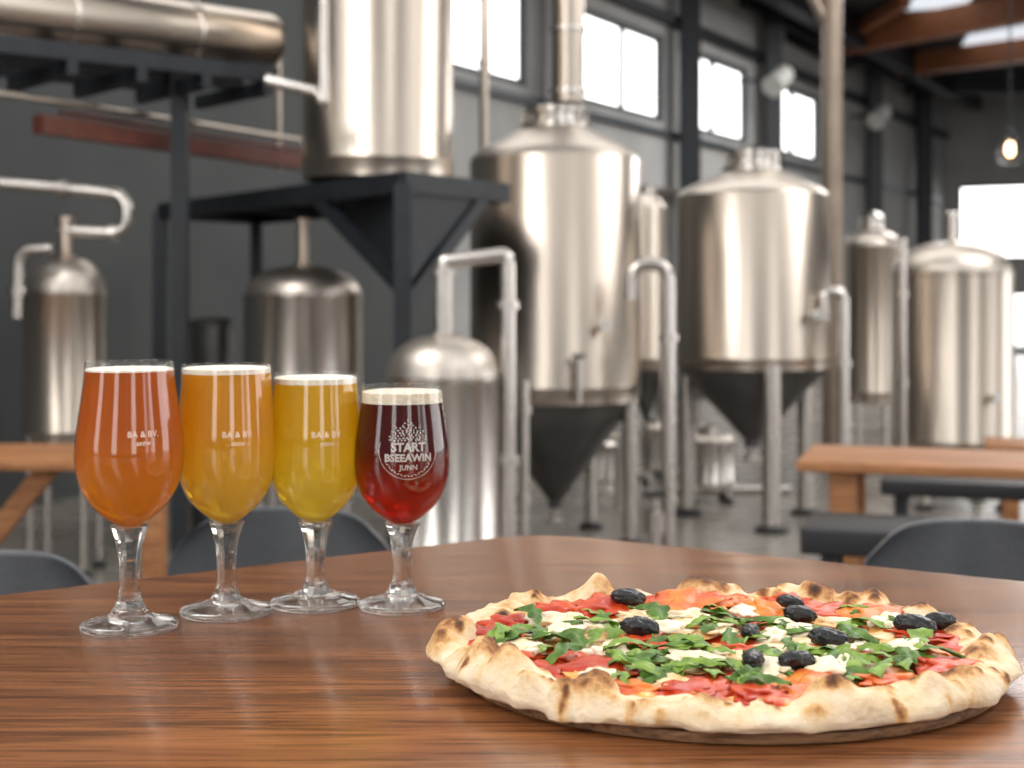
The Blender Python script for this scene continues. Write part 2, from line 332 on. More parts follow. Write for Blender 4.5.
x,y=XY(568,5.66)
t=thing('exhaust_duct','tall round steel duct rising from the ducted tank lid','duct',(x,y,ZZ(102.5,5.66)))
MB().tube([(x,y,ZZ(102.3,5.66)),(x,y,4.19)],.066,28).build('pipe',steel,t)
for z in (ZZ(92,5.66),ZZ(30,5.66),2.6,3.4):
    MB().lathe([(.066,z-.012),(.075,z-.01),(.075,z+.01),(.066,z+.012)],(x,y,0),28).build('coupling_ring',steel2,t)
# platform
zp0,zp1=1.335,1.40
N=Vector((XY(403,4.55)[0],4.55,0)); Lc=Vector((XY(160,6.25)[0],6.25,0)); Rc=Vector((XY(507,5.08)[0],5.08,0)); B=Lc+Rc-N
t=thing('steel_platform','black steel platform carrying the tall upper tank','platform',(N.x,N.y,0))
q=[v+Vector((0,0,zp1-.015)) for v in (N,Rc,B,Lc)]
MB().add(q+[v+Vector((0,0,.013)) for v in q],[(0,1,2,3),(4,5,6,7),(0,1,5,4),(1,2,6,5),(2,3,7,6),(3,0,4,7)]).build('deck',black,t,False)
for a,b in ((N,Rc),(Rc,B),(B,Lc),(Lc,N)):
    z=Vector((0,0,(zp0+zp1)/2-.008)); MB().bar(a+z,b+z,.03,zp1-zp0).build('edge_beam',black,t,False)
for f in (.33,.66):
    z=Vector((0,0,zp0+.02)); MB().bar(N.lerp(Lc,f)+z,Rc.lerp(B,f)+z,.03,.04).build('joist',black,t,False)
for c in (N,B,Lc):
    MB().bar(c+Vector((0,0,0)),c+Vector((0,0,zp0+.02)),.055,.055).build('post',black,t,False)
MB().bar(N+Vector((0,0,zp0-.38)),N.lerp(Rc,.75)+Vector((0,0,zp0)),.03,.05).build('brace',black,t,False)
MB().bar(N+Vector((0,0,zp0-.32)),N.lerp(Lc,.28)+Vector((0,0,zp0)),.03,.05).build('brace',black,t,False)
MB().add([N+Vector((0,0,zp0-.3)),N.lerp(Rc,.8)+Vector((0,0,zp0)),N+Vector((0,0,zp0)),N.lerp(B,.35)+Vector((0,0,zp0-.02))],[(0,1,2),(0,1,3),(0,2,3),(1,2,3)]).build('gusset_plate',black,t,False)

# left rack, horizontal vessel
A0=Vector((XY(283,5.2)[0]-.02,5.17,1.9)); A1=Vector((-1.95,A0.y+(-1.95-A0.x)*.842,1.9))
u=(A1-A0).normalized(); n=Vector((-u.y,u.x,0))
if n.y<0: n=-n
t=thing('horizontal_vessel','long horizontal steel vessel lying on the black rack at upper left','vessel',(A0.x,A0.y,1.82))
up_=Vector((0,0,.022))
MB().tube([A0+up_,A0+up_+u*.008,A0+up_+u*.02,A0+up_+u*.04,A1+up_],[.05,.080,.096,.103,.108],48).build('body',steel,t)
for f in (.35,.8): MB().tube([A0+up_+u*f-u*.006,A0+up_+u*f+u*.006],.109,48).build('band',steel2,t)
t=thing('steel_rack','black steel rack carrying the horizontal vessel at upper left','rack',(-1.19,5.0,0))
zr=1.78
for off in (-.13,.12,.35):
    a=A0+u*.08+n*off; a.z=zr; b=A1+n*off; b.z=zr
    if off>.3: a=a+u*.15
    MB().bar(a,b,.04,.055).build('long_beam',black,t,False)
for f in (.12,.36,.6,.84,1.1,1.35):
    a=A0+u*f-n*.15; b=A0+u*f+n*.38; a.z=b.z=zr-.05; MB().bar(a,b,.035,.05).build('cross_beam',black,t,False)
pp=Vector((XY(180,5.0)[0],5.0,0)); MB().bar(pp,pp+Vector((0,0,1.80)),.055,.055).build('post',black,t,False)
for off in (-.13,.35):
    p2=A1+n*off; p2.z=0; MB().bar(p2,p2+Vector((0,0,1.80)),.055,.055).build('post',black,t,False)

def pipe(name,lab,pts,r,m=steel2,rad=.05,flanges=(),parent=None):
    pts=[Vector(p) for p in pts]; pl=rnd(pts,rad)
    if parent is None:
        par=thing(name,lab,'pipe',pts[-1]); run=MB().tube(pl,r,18).build('pipe_run',m,par); fl=par
    else:
        run=MB().tube(pl,r,18).build(name,m,parent); fl=run
    for a,b,f in flanges:
        A=pts[a].lerp(pts[b],f); d=(pts[b]-pts[a]).normalized()
        MB().cyl(A-d*.012,A+d*.012,r*1.5,18).build('flange',m,fl)
tag(MB().bar(P(38,124,4.6),P(320,165,5.95),.05,.062).build('rust_beam',rust,None,False),'rust red flat steel beam below the upper left rack','beam')
tag(MB().tube([P(60,112,4.7),P(318,153,5.93)],.008,10).build('rust_rod',rust,None),'thin rust red rod just above the rust red beam','rod')
pipe('conduit','thin steel conduit running above the rust red beam',[P(-20,90,4.4),P(300,140,5.85)],.011,steel,flanges=[(0,1,.6)])
pipe('loop_pipe','',[P(-30,180,5.0),P(126,194,5.0),P(127,233,5.0),P(62,230,5.0)],.024,steel2,.07,[(2,3,.2),(0,1,.6)],still_left)
pipe('bent_pipe','short steel bend at left edge beside the far left still',[P(52,248,4.8),P(18,250,4.8),P(16,318,4.8)],.02,steel2,.05,[(1,2,.6)])
pipe('bent_pipe','steel pipe coming down in front of the platform tank at top',[P(266,80,4.74),P(318,92,4.74),P(323,105,4.74),P(323,-60,4.74)],.02,steel2,.05)
pipe('drop_pipe','thin steel drop pipe behind the black post',[P(278,60,5.75),P(278,170,5.75)],.014,steel)
pipe('arched_pipe','',[P(443,270,4.2),P(443,262,4.2),P(505,255,4.2),P(508,262,4.2),(XY(508,4.2)[0],4.2,.02)],.023,steel2,.09,[(3,4,.12),(3,4,.55)],still_near)
pipe('arched_pipe','steel pipe arching beside the right side of the ducted tank',[P(630,300,5.28),P(632,264,5.28),P(668,264,5.28),(XY(668,5.28)[0],5.28,.0)],.026,steel2,.11,[(2,3,.25),(2,3,.8)])
pipe('arched_pipe','short steel pipe arching beside the second cone tank',[P(824,320,5.9),P(824,292,5.9),P(843,292,5.9),(XY(843,5.9)[0],5.9,.0)],.024,steel2,.07,[(2,3,.3),(2,3,.75)])
pipe('drop_pipe','thin steel pipe with valve in front of the wide right kettle',[P(903,238,6.2),(XY(903,6.2)[0],6.2,0)],.016,steel2,.05,[(0,1,.52),(0,1,.2)])
pipe('floor_pipe','vertical steel pipe with valve in front of the nearest cone tank',[P(524,380,4.9),(XY(524,4.9)[0],4.9,.0)],.018,steel2,.05,[(0,1,.15),(0,1,.6)])
pipe('floor_pipe','low horizontal steel pipe on floor between the two cone tanks',[(XY(672,6.95)[0],6.95,.02),(XY(790,6.95)[0],6.95,.02)],.018,steel2,.05,[(0,1,.3)])
pipe('thin_pipe','thin steel pipe against wall left of the ducted tank',[(XY(484,6.7)[0],6.7,.0),(XY(484,6.7)[0],6.7,4.19)],.022,steel,.05,[(0,1,.5)])
pipe('wall_pipe','steel pipe bending across the grey wall behind the second cone tank',[WP(12.2,0,.1),WP(12.2,1.9,.1),WP(15.5,1.9,.1),WP(15.5,0,.1)],.035,steel,.15,[(1,2,.4)])
pipe('hose_pipe','low bent steel pipe behind the cone of the ducted tank',[(XY(590,6.4)[0],6.4,0),(XY(590,6.4)[0],6.4,.28),(XY(618,6.6)[0],6.6,.28),(XY(618,6.6)[0],6.6,0)],.018,steel2,.06,[(1,2,.5)])
x,y=XY(832,7.85)
t=thing('pipe_column','tall round beige pipe column between the two right tanks','column',(x,y,0))
MB().cyl((x,y,0),(x,y,4.19),.057,28).build('pipe',beige,t)
MB().cyl((x,y,2.45),(x-.32,y,3.05),.032,16).build('branch',beige,t)
MB().lathe([(.09,0),(.09,.02),(.057,.03)],(x,y,0),28).build('base_flange',beige,t)
for px,d,lab in ((492,3.95,'steel floor valve at the foot of the nearest arched pipe'),(655,5.1,'steel floor valve by the ducted tank right leg')):
    x,y=XY(px,d); t=thing('floor_valve',lab,'valve',(x,y,0))
    MB().lathe([(.05,0),(.05,.015),(.02,.02),(.02,.12),(.035,.125),(.035,.2),(.015,.21),(.015,.26)],(x,y,0),24).build('valve_body',steel2,t)
    MB().tube([(x+.045*math.cos(a*PI/8),y+.045*math.sin(a*PI/8),.265) for a in range(17)],.007,8).bar((x-.045,y,.265),(x+.045,y,.265),.008,.008).build('hand_wheel',rubber,t)
c=P(1010,150,8.0)
t=thing('pendant_lamp','clear pendant bulb hanging at the upper right','lamp',c)
MB().cyl(c+Vector((0,0,.12)),(c.x,c.y,4.19),.006,8).build('cable',black,t)
MB().lathe([(.02,.13),(.024,.12),(.024,.07),(.03,.065)],c,20).build('socket',black,t)
MB().lathe([(.028,.07),(.05,.04),(.075,-.01),(.07,-.05),(.04,-.08),(0,-.088)],c,28).build('bulb_glass',bowlglass,t)
MB().lathe([(0,.05),(.02,.035),(.026,0),(.018,-.03),(0,-.04)],c,16).build('filament',bulbm,t)

# ------------------------------------------------------------ background tables and benches
def slab_table(name,lab,cx,cy,w,dp_,z,th,legs,lw,rot=0,brace=None):
    t=thing(name,lab,'table',(cx,cy,0),'low oak tables in the hall')
    MB().box((cx+w/2,cy+dp_/2,z-th/2),(abs(w),dp_,th),0,.004).build('tabletop',oak,t)
    for lx,ly in legs: MB().box((cx+lx,cy+ly,(z-th)/2),(lw,lw,z-th),0,.004).build('leg',oak,t)
    if brace: MB().bar(brace[0],brace[1],.05,.05).build('brace',oak,t,False)
    t.rotation_euler.z=R(rot); return t
xa=XY(796,3.6)[0]
slab_table('low_table','long oak table on the right beyond the grey chair',xa,3.6,1.7,.42,.57,.026,[(.115,.06),(.115,.36),(1.58,.06),(1.58,.36)],.068,-18)
xb=XY(160,3.6)[0]
slab_table('low_table','oak table at the left edge behind the amber beer',xb,3.6,-1.6,.42,.57,.026,[(-.03,.06),(-.1,.35),(-1.5,.06),(-1.5,.35)],.055,0,((xb-.32,3.7,.54),(xb-.72,3.7,.04)))
xc=XY(985,5.5)[0]
slab_table('low_table','farther oak table at the right edge beyond the long one',xc,5.5,1.4,.35,.40,.034,[(.1,.06),(.1,.28),(1.3,.06),(1.3,.28)],.06,-18)
def bench(lab,cx,cy,w,dp_,z,th,rot):
    t=thing('bench',lab,'bench',(cx,cy,0),'black benches at the right tables')
    MB().box((cx+w/2,cy+dp_/2,z-th/2),(w,dp_,th),0,.007).build('seat',benchblk,t)
    for lx in (.06,w-.06):
        for ly in (.05,dp_-.05): MB().box((cx+lx,cy+ly,(z-th)/2),(.035,.035,z-th)).build('leg',black,t,False)
    t.rotation_euler.z=R(rot)
bench('black padded bench in front of the long oak table',XY(800,3.15)[0],3.15,1.3,.26,.475,.06,-18)
bench('black padded bench behind the long oak table',XY(880,4.5)[0],4.5,1.4,.25,.40,.05,-18)

# ------------------------------------------------------------ dining chairs
def make_chair(label):
    t=thing('dining_chair',label,'chair',(0,0,0),'slate grey chairs around the walnut table')
    mb=MB(); vs=[];fs=[]; NU,NV=28,14
    for side in (0,1):
        for j in range(NV+1):
            for i in range(NU+1):
                a=-1+2*i/NU; z=.36+.30*j/NV
                f=j/NV; w=.183*(1-max(0,(f-.5)/.5)**5*.22)
                xx=a*w; zz=z-(abs(a)**5)*.028*f
                yy=.05-.075*a*a+f*.03+(side*.018)
                vs.append((xx,yy,zz))
    W=NU+1; S=W*(NV+1)
    for s_ in (0,1):
        for j in range(NV):
            for i in range(NU):
                fs.append((s_*S+j*W+i,s_*S+j*W+i+1,s_*S+(j+1)*W+i+1,s_*S+(j+1)*W+i))
    bd=[i for i in range(W)]+[j*W+NU for j in range(1,NV+1)]+[NV*W+i for i in range(NU-1,-1,-1)]+[j*W for j in range(NV-1,0,-1)]
    for k in range(len(bd)): a=bd[k]; b=bd[(k+1)%len(bd)]; fs.append((a,b,b+S,a+S))
    mb.add(vs,fs); bk=mb.build('backrest',chairm,t,True,True,60)
    bv=bk.modifiers.new('soft','BEVEL'); bv.width=.006; bv.segments=3; bv.limit_method='ANGLE'
    MB().box((0,-.13,.385),(.33,.34,.04),0,.016).build('seat',chairm,t)
    for sx in(-1,1):
        for sy in(-.26,.0): MB().tube([(sx*.12,sy,.37),(sx*.14,sy-.01 if sy<0 else sy+.03,0)],[.012,.008],12).build('leg',black,t)
    return t
c0=make_chair('slate grey chair centred behind the two golden beers')
def dup(root,label):
    r=root.copy(); C.objects.link(r); r['label']=label
    for ch in list(root.children):
        c=ch.copy(); C.objects.link(c); c.parent=r
    return r
c0.location=(XY(283,2.2)[0],2.18,0); c0.rotation_euler.z=R(-3)
c1=dup(c0,'slate grey chair cut off by the left edge'); c1.location=(XY(8,1.93)[0],1.80,0); c1.rotation_euler.z=R(3)
c2=dup(c0,'slate grey chair behind the pizza at right'); c2.location=(XY(975,2.1)[0],2.06,0); c2.rotation_euler.z=R(-8)

# ------------------------------------------------------------ walnut table
Ac=Vector((.03,1.505,0)); Ld=Vector((-.835,-.55,0)).normalized(); Rd=Vector((.862,-.507,0)).normalized(); LN=1.3
corners=[Ac,Ac+Rd*LN,Ac+Rd*LN+Ld*LN,Ac+Ld*LN]
def roundpoly(pts,rad,n=12):
    out=[]; m=len(pts)
    for i in range(m):
        a,b,c=pts[i-1],pts[i],pts[(i+1)%m]; p=b+(a-b).normalized()*rad; q=b+(c-b).normalized()*rad
        for k in range(n+1): t=k/n; out.append(p*(1-t)**2+b*2*t*(1-t)+q*t*t)
    return out
out=roundpoly(corners,.06)
cen=sum(corners,Vector())/4
t=thing('dining_table','dark walnut table with rounded corner carrying beers and pizza','table',(cen.x,cen.y,0))
vs=[];fs=[];no=len(out)
for sc,z in ((-.012,.712),(-.003,.714),(0,.719),(0,.742),(-.002,.7475),(-.006,.75)):
    for p in out:
        d=(p-cen).normalized(); q=p+d*sc; vs.append((q.x,q.y,z))
for l in range(5):
    for i in range(no): j=(i+1)%no; fs.append((l*no+i,l*no+j,(l+1)*no+j,(l+1)*no+i))
fs.append(tuple(range(no))); fs.append(tuple(5*no+i for i in range(no)))
MB().add(vs,fs).build('tabletop',walnut,t,True,True,40)
for c in corners:
    q=cen.lerp(c,.8); MB().tube([(q.x,q.y,.712),(q.x,q.y,0)],[.035,.022],20).build('leg',black,t)

# ------------------------------------------------------------ beer glasses
def text_mesh(body,size,bold=0,align='CENTER'):
    cu=bpy.data.curves.new('lettering','FONT'); cu.body=body; cu.size=size; cu.align_x=align; cu.offset=bold; cu.resolution_u=3
    o=bpy.data.objects.new('lettering',cu); C.objects.link(o); bpy.context.view_layer.update()
    me=bpy.data.meshes.new_from_object(o.evaluated_get(bpy.context.evaluated_depsgraph_get()))
    vs=[v.co.copy() for v in me.vertices]; fs=[tuple(p.vertices) for p in me.polygons]
    bpy.data.objects.remove(o); bpy.data.meshes.remove(me); return vs,fs
def printmat(name,c,a,lo=.25):
    m,nt,b=newmat(name); b.inputs['Base Color'].default_value=(*c,1); b.inputs['Roughness'].default_value=.5; b.inputs['Alpha'].default_value=a
    n=nt.nodes.new('ShaderNodeTexNoise'); n.inputs['Scale'].default_value=900; mr=nt.nodes.new('ShaderNodeMapRange'); mr.inputs['From Min'].default_value=.38; mr.inputs['From Max'].default_value=.5; mr.inputs['To Min'].default_value=a*lo; mr.inputs['To Max'].default_value=min(1,a*1.1)
    nt.links.new(n.outputs['Fac'],mr.inputs[0]); nt.links.new(mr.outputs[0],b.inputs['Alpha']); return m
whiteprint=printmat('white_print',(.72,.66,.62),.80,.4); faint=printmat('faint_cream_print',(1,.88,.70),.75,.6)
foamm=mat('cream_foam',(.88,.82,.70),(.78,.72,.60),.7,0,220,bump=.35,sss=.2)
foamt=mat('tan_foam',(.80,.72,.58),(.68,.58,.45),.7,0,220,bump=.35,sss=.2)
def glass(label,px,ybase,rows,stem,footr,yrim,ylev,yfoam,top,bot_glow,clear,foam,prints,pcx,wmax=None):
    if wmax:
        m_=max(h for _,h in rows); rows=[(a,b*wmax/m_) for a,b in rows]
    d=.26*FP/(ybase-HY); k=d/FP; x,y=XY(px,d); Z=lambda yy:TT+(ybase-yy)*k
    t=thing('beer_glass',label,'glass',(x,y,TT),'beer glasses in a row on the walnut table')
    prof=[(h*k,Z(yy)) for yy,h in rows]
    def cr(pts,n=6):
        o=[]
        for i in range(len(pts)-1):
            p0=pts[max(i-1,0)];p1=pts[i];p2=pts[i+1];p3=pts[min(i+2,len(pts)-1)]
            for q in range(n):
                s=q/n; o.append(tuple(.5*((2*p1[c])+(-p0[c]+p2[c])*s+(2*p0[c]-5*p1[c]+4*p2[c]-p3[c])*s*s+(-p0[c]+3*p1[c]-3*p2[c]+p3[c])*s**3) for c in(0,1)))
        o.append(pts[-1]); return o
    sp=cr(prof)
    def rad(z):
        for a,b in zip(sp,sp[1:]):
            if a[1]<=z<=b[1]: return a[0]+(b[0]-a[0])*(z-a[1])/max(1e-9,b[1]-a[1])
        return sp[-1][0]
    th=.0007
    inner=[(max(r-th,.001),z+(.002 if i<3 else 0)) for i,(r,z) in enumerate(sp)]
    MB().lathe([(0,sp[0][1])]+sp+[(sp[-1][0]-th*.5,sp[-1][1]+.0006)]+inner[::-1][:-1]+[(0,inner[1][1]+.001)],(x,y,0),72).build('bowl',bowlglass,t,True,True,60)
    st=cr([(h*k*1.2,Z(yy)) for yy,h in stem],3)
    MB().lathe([(0,st[0][1])]+st+[(0,st[-1][1])],(x,y,0),12).build('stem',stemglass,t,True,True,22)
    zf=st[0][1]; rf=footr*k; rs=st[0][0]
    fp=[(0,TT+.0012),(rf*.55,TT+.0010),(rf*.93,TT+.0002),(rf*.985,TT+.0010),(rf,TT+.0026),(rf*.985,TT+.0042),(rf*.85,TT+.0056),(rf*.6,TT+.0076),(rf*.42,TT+.0104),(rs*1.05,zf-.0012),(rs,zf-.0002),(0,zf-.0002)]
    MB().lathe(fp,(x,y,0),64).build('foot',stemglass,t,True,True,60)
    zl=Z(ylev); zfo=Z(yfoam)
    bp=[(0,sp[0][1]+.0006)]+[(r-th-.0001,z) for r,z in sp if sp[0][1]+.0008<z<zl-.0003]+[(rad(zl)-th-.0001,zl),(0,zl)]
    MB().lathe(bp,(x,y,0),64).build('beer',beermat('beer_'+foam,top,bot_glow,(zl-TT),(sp[0][1]-TT),clear),t,True,True,60)
    fo=MB(); pr=[(0,zl+.0002)]+[(rad(zl+(zfo-zl)*i/4)-th-.0001,zl+.0002+(zfo-zl-.0006)*i/4) for i in range(5)]+[(rad(zfo)*.9,zfo+.0004),(0,zfo+.0002)]
    fo.lathe(pr,(x,y,0),64).build('foam',foamt if foam=='ruby' else foamm,t,True,True,60)
    pm=MB(); rr0=rad(Z(445)); fc=(d-rr0)/d
    th0=math.asin(max(-.95,min(.95,(pcx-px)*k/rr0)))
    def wrap(vs,fs,v0):
        o=[]; zc=EZ-(v0-HY)*k*fc
        for v in vs:
            z=zc+v.y*fc; rr=rad(z)+.00035; a=th0+v.x*fc/rr0; o.append((x+rr*math.sin(a),y-rr*math.cos(a),z))
        pm.add(o,fs)
    for kind,*a in prints:
        if kind=='t': vs,fs=text_mesh(a[0],a[2]*k,a[3]*k); wrap([Vector((v.x,v.y,0)) for v in vs],fs,a[1])
        elif kind=='poly':
            vs=[Vector((p[0]*k,p[1]*k,0)) for p in a[1]]; wrap(vs,[tuple(range(len(vs)))],a[0])
    pm.build('printed_lettering',whiteprint if foam=='ruby' else faint,t,False,False)
    return t
def leaf(cx,cy,ang,l,w):
    c,s=math.cos(ang),math.sin(ang); return [(cx+px_*c-py_*s,cy+px_*s+py_*c) for px_,py_ in ((-l,0),(-l*.3,w),(l*.4,w*.8),(l,0),(l*.4,-w*.8),(-l*.3,-w))]
rp=[('t','START',451.5,12.0,.42),('t','BSEEAWIN',461.5,10.2,.36),('t','JUNN',470,7.2,.14)]
rl=random.Random(5)
for a0,a1 in ((-24,18),(162,204),(206,334)):
    nseg=16
    for i in range(nseg):
        p,q=R(a0+(a1-a0)*i/nseg),R(a0+(a1-a0)*(i+1)/nseg)
        rp.append(('poly',450,[(30.0*math.cos(p),28.2*math.sin(p)-1),(30.0*math.cos(q),28.2*math.sin(q)-1),(30.6*math.cos(q),28.8*math.sin(q)-1),(30.6*math.cos(p),28.8*math.sin(p)-1)]))
for i in range(17):
    a=R(205+i*130/16); rr=25.2
    rp.append(('poly',450,leaf(rr*math.cos(a),rr*math.sin(a)-1,a+PI/2+(.55 if i%2 else -.55),1.8,.55)))
for row,(yy,hw) in enumerate(((10,14.5),(12.4,16),(14.8,15),(17.2,12.8),(19.6,10.4),(22,8),(24.4,5.6),(26.8,3.4),(29,1.5))):
    nn=max(1,int(hw/1.55))
    for q in range(nn):
        cx=(0 if nn==1 else -hw+2*hw*q/(nn-1))+rl.uniform(-.5,.5); ang=90-cx*4+rl.uniform(-60,60)
        rp.append(('poly',450,leaf(cx,yy-abs(cx)*.08+rl.uniform(-.5,.5),R(ang),rl.uniform(1.0,1.9),rl.uniform(.5,.95))))
for (bx,by,ang,l,w) in [(-18.5,9.8,175,2.0,.6),(18.5,9.8,5,2.0,.6),(-19,13,150,1.7,.6),(19,13,30,1.7,.6),(-16,18,140,1.6,.6),(16,18,40,1.6,.6),(-12.5,22,125,1.5,.5),(12.5,22,55,1.5,.5)]:
    rp.append(('poly',450,leaf(bx,by,R(ang),l,w)))
sm=lambda:[('t','BA & BV.',438,8.6,.12),('t','.- BREW .-',446.5,5.4,.06)]
glass('tulip glass of reddish amber beer, leftmost and tallest',129.5,627.5,
 [(526,10),(520,21),(511,33),(500,43),(487,50.5),(472,55),(455,56.8),(438,56),(420,53.5),(400,50.5),(380,47.5),(362,46)],
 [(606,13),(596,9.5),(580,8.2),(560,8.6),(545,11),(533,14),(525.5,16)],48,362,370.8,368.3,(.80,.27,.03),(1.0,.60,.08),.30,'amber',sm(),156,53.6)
glass('tulip glass of cloudy orange-gold beer, second from left',226.5,613,
 [(522,10),(516,20),(507,30.5),(496,39.8),(482,46.2),(467,49.3),(450,50),(433,49.8),(415,48.6),(397,47.4),(380,46),(365,45.4)],
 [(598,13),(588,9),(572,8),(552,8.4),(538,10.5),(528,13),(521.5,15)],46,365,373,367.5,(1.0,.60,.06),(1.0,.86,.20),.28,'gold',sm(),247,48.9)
glass('tulip glass of bright yellow beer, third from left',315.5,604.5,
 [(521,10),(515,20),(506,29.8),(495,38.8),(482,44),(467,46.5),(450,47),(434,46.9),(418,45.8),(402,44.4),(387,43.2),(374,42.6)],
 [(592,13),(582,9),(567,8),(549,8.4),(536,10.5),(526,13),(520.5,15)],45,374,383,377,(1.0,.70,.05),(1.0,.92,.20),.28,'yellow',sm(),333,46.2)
glass('tulip glass of dark ruby beer with white printed crest, rightmost',402,607,
 [(523,10),(518,18.5),(510,28.8),(500,38),(488,44.5),(474,48),(458,48.8),(443,48.2),(428,46.2),(413,44),(399,42),(386,41.2)],
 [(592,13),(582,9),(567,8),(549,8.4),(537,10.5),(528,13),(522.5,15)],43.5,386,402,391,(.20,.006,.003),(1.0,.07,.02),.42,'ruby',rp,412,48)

# ------------------------------------------------------------ pizza
PC=Vector((.1415,.951,TT)); RX,RY=.192,.163
o=MB().lathe([(0,0),(.176,0),(.181,.0015),(.182,.005),(.180,.007),(0,.0072)],(0,0,0),96)
o.v=[Vector((PC.x+v.x*.99+.004,PC.y-.001+v.y*.85,TT+v.z)) for v in o.v]
tag(o.build('serving_board',boardm),'thin round wooden board under the pizza','board')
ZB=TT+.0075
pz=thing('pizza','round baked pizza with puffy crust, olives and arugula','pizza',(PC.x,PC.y,ZB))
def nz(x,y,z=0): return noise.noise(Vector((x,y,z)))
def Rw(a): return 1+.018*nz(math.cos(a)*2.2,math.sin(a)*2.2,1)+.026*nz(math.cos(a)*5.5,math.sin(a)*5.5,4)
prof=[(0,.0085),(.3,.0085),(.55,.009),(.74,.009),(.79,.0092),(.815,.0102),(.835,.0118),(.855,.0134),(.880,.0148),(.905,.0156),(.93,.0156),(.952,.0150),(.972,.0137),(.988,.0116),(.998,.0092),(1.0,.0066),(.992,.0040),(.97,.0018),(.93,.0003),(.9,0),(.5,0),(0,0)]
def dense(pts,n):
    o=[]
    for a,b in zip(pts,pts[1:]):
        for q in range(n): s=q/n; o.append((a[0]+(b[0]-a[0])*s,a[1]+(b[1]-a[1])*s))
    o.append(pts[-1]); return o
dp=dense(prof,3); SEG=420; vs=[];fs=[];char=[]
rg=random.Random(21)
bub=[]
for _ in range(52): bub.append((rg.uniform(0,2*PI),rg.uniform(.85,1.0),rg.uniform(.008,.022),rg.uniform(.003,.009),rg.choice((0,0,.3,.5))))
for _ in range(260): bub.append((rg.uniform(0,2*PI),rg.uniform(.84,1.02),rg.uniform(.0025,.007),rg.uniform(.0010,.0028),rg.choice((0,0,.5,.9,1.3))))
bubxy=[(PC.x+RX*br*math.cos(ba),PC.y+RY*br*math.sin(ba),bs,bh,bc+(.25 if (math.sin(ba)>.5 or math.cos(ba)>.85) and bc>0 else 0),ba) for ba,br,bs,bh,bc in bub]
near={}
for i,(rr,zz) in enumerate(dp):
    for k in range(SEG):
        a=2*PI*k/SEG; ca,sa=math.cos(a),math.sin(a)
        r=rr*Rw(a)
        cr=max(0,min(1,(rr-.77)/.07))
        puff=1+.34*nz(ca*2.6,sa*2.6,9)+.42*nz(ca*6,sa*6,2)
        puff=max(.72,min(1.38,puff))
        z=zz*(1-cr)+zz*puff*cr if zz>.004 else zz
        x=PC.x+RX*r*ca; y=PC.y+RY*r*sa; ch=0
        ri=1+cr*.028*nz(ca*9+5,sa*9,rr*2)
        x=PC.x+(x-PC.x)*ri; y=PC.y+(y-PC.y)*ri
        if cr>0 and zz>.003:
            b=nz(x*36,y*36,zz*50); z+=.0034*b*cr; q=.0034*nz(x*40+9,y*40,zz*60)*cr; x+=q*ca*1.5; y+=q*sa*1.5
            z+=.0010*nz(x*140,y*140,zz*150)*cr
            if k not in near: near[k]=[bb for bb in bubxy if abs((bb[5]-a+PI)%(2*PI)-PI)<.2]
            add=0
            for (bx,by,bs,bh,bc,ba) in near[k]:
                dd=((x-bx)**2+(y-by)**2)/(bs*bs)
                if dd<1:
                    w_=(1-dd)**1.2; add+=bh*w_; ch=max(ch,bc*(1-dd)**.8)
            add=min(add,.011)
            if zz>.009: z+=add*cr
            else: x+=add*ca*.6; y+=add*sa*.6
        elif zz>.004: z+=.0012*nz(x*60,y*60)
        vs.append((x,y,ZB+max(z,0))); char.append(ch)
for i in range(len(dp)-1):
    for k in range(SEG):
        k2=(k+1)%SEG; fs.append((i*SEG+k,i*SEG+k2,(i+1)*SEG+k2,(i+1)*SEG+k))
m,nt,b=newmat('baked_crust'); L=nt.links.new
tc=nt.nodes.new('ShaderNodeTexCoord')
n1=nt.nodes.new('ShaderNodeTexNoise'); n1.inputs['Scale'].default_value=30; n1.inputs['Detail'].default_value=8; n1.inputs['Roughness'].default_value=.68
at=nt.nodes.new('ShaderNodeAttribute'); at.attribute_name='char'
sp=nt.nodes.new('ShaderNodeSeparateXYZ'); mr=nt.nodes.new('ShaderNodeMapRange'); mr.inputs['From Min'].default_value=.004; mr.inputs['From Max'].default_value=.026; mr.inputs['To Min'].default_value=-.13; mr.inputs['To Max'].default_value=.07
ad=nt.nodes.new('ShaderNodeMath'); ad.operation='ADD'
ad2=nt.nodes.new('ShaderNodeMath'); ad2.operation='MULTIPLY_ADD'; ad2.inputs[1].default_value=.21
r1=nt.nodes.new('ShaderNodeValToRGB'); e=r1.color_ramp.elements
e[0].position=.36; e[0].color=(.84,.70,.51,1); e[1].position=.86; e[1].color=(.04,.018,.01,1)
for p,c in ((.50,(.79,.59,.36,1)),(.58,(.70,.43,.19,1)),(.65,(.48,.23,.08,1)),(.73,(.20,.08,.03,1))): q=e.new(p); q.color=c
L(tc.outputs['Object'],n1.inputs['Vector']); L(tc.outputs['Object'],sp.inputs[0]); L(sp.outputs[2],mr.inputs[0]); L(mr.outputs[0],ad.inputs[1]); L(n1.outputs['Fac'],ad.inputs[0])
L(at.outputs['Fac'],ad2.inputs[0]); L(ad.outputs[0],ad2.inputs[2]); L(ad2.outputs[0],r1.inputs[0]); L(r1.outputs[0],b.inputs['Base Color'])
b.inputs['Roughness'].default_value=.8; b.inputs['Subsurface Weight'].default_value=.08; b.inputs['Subsurface Scale'].default_value=.003
n3=nt.nodes.new('ShaderNodeTexNoise'); n3.inputs['Scale'].default_value=170; n3.inputs['Detail'].default_value=7; L(tc.outputs['Object'],n3.inputs['Vector'])
bp=nt.nodes.new('ShaderNodeBump'); bp.inputs['Strength'].default_value=.8; bp.inputs['Distance'].default_value=.0025; L(n3.outputs['Fac'],bp.inputs['Height']); L(bp.outputs[0],b.inputs['Normal'])
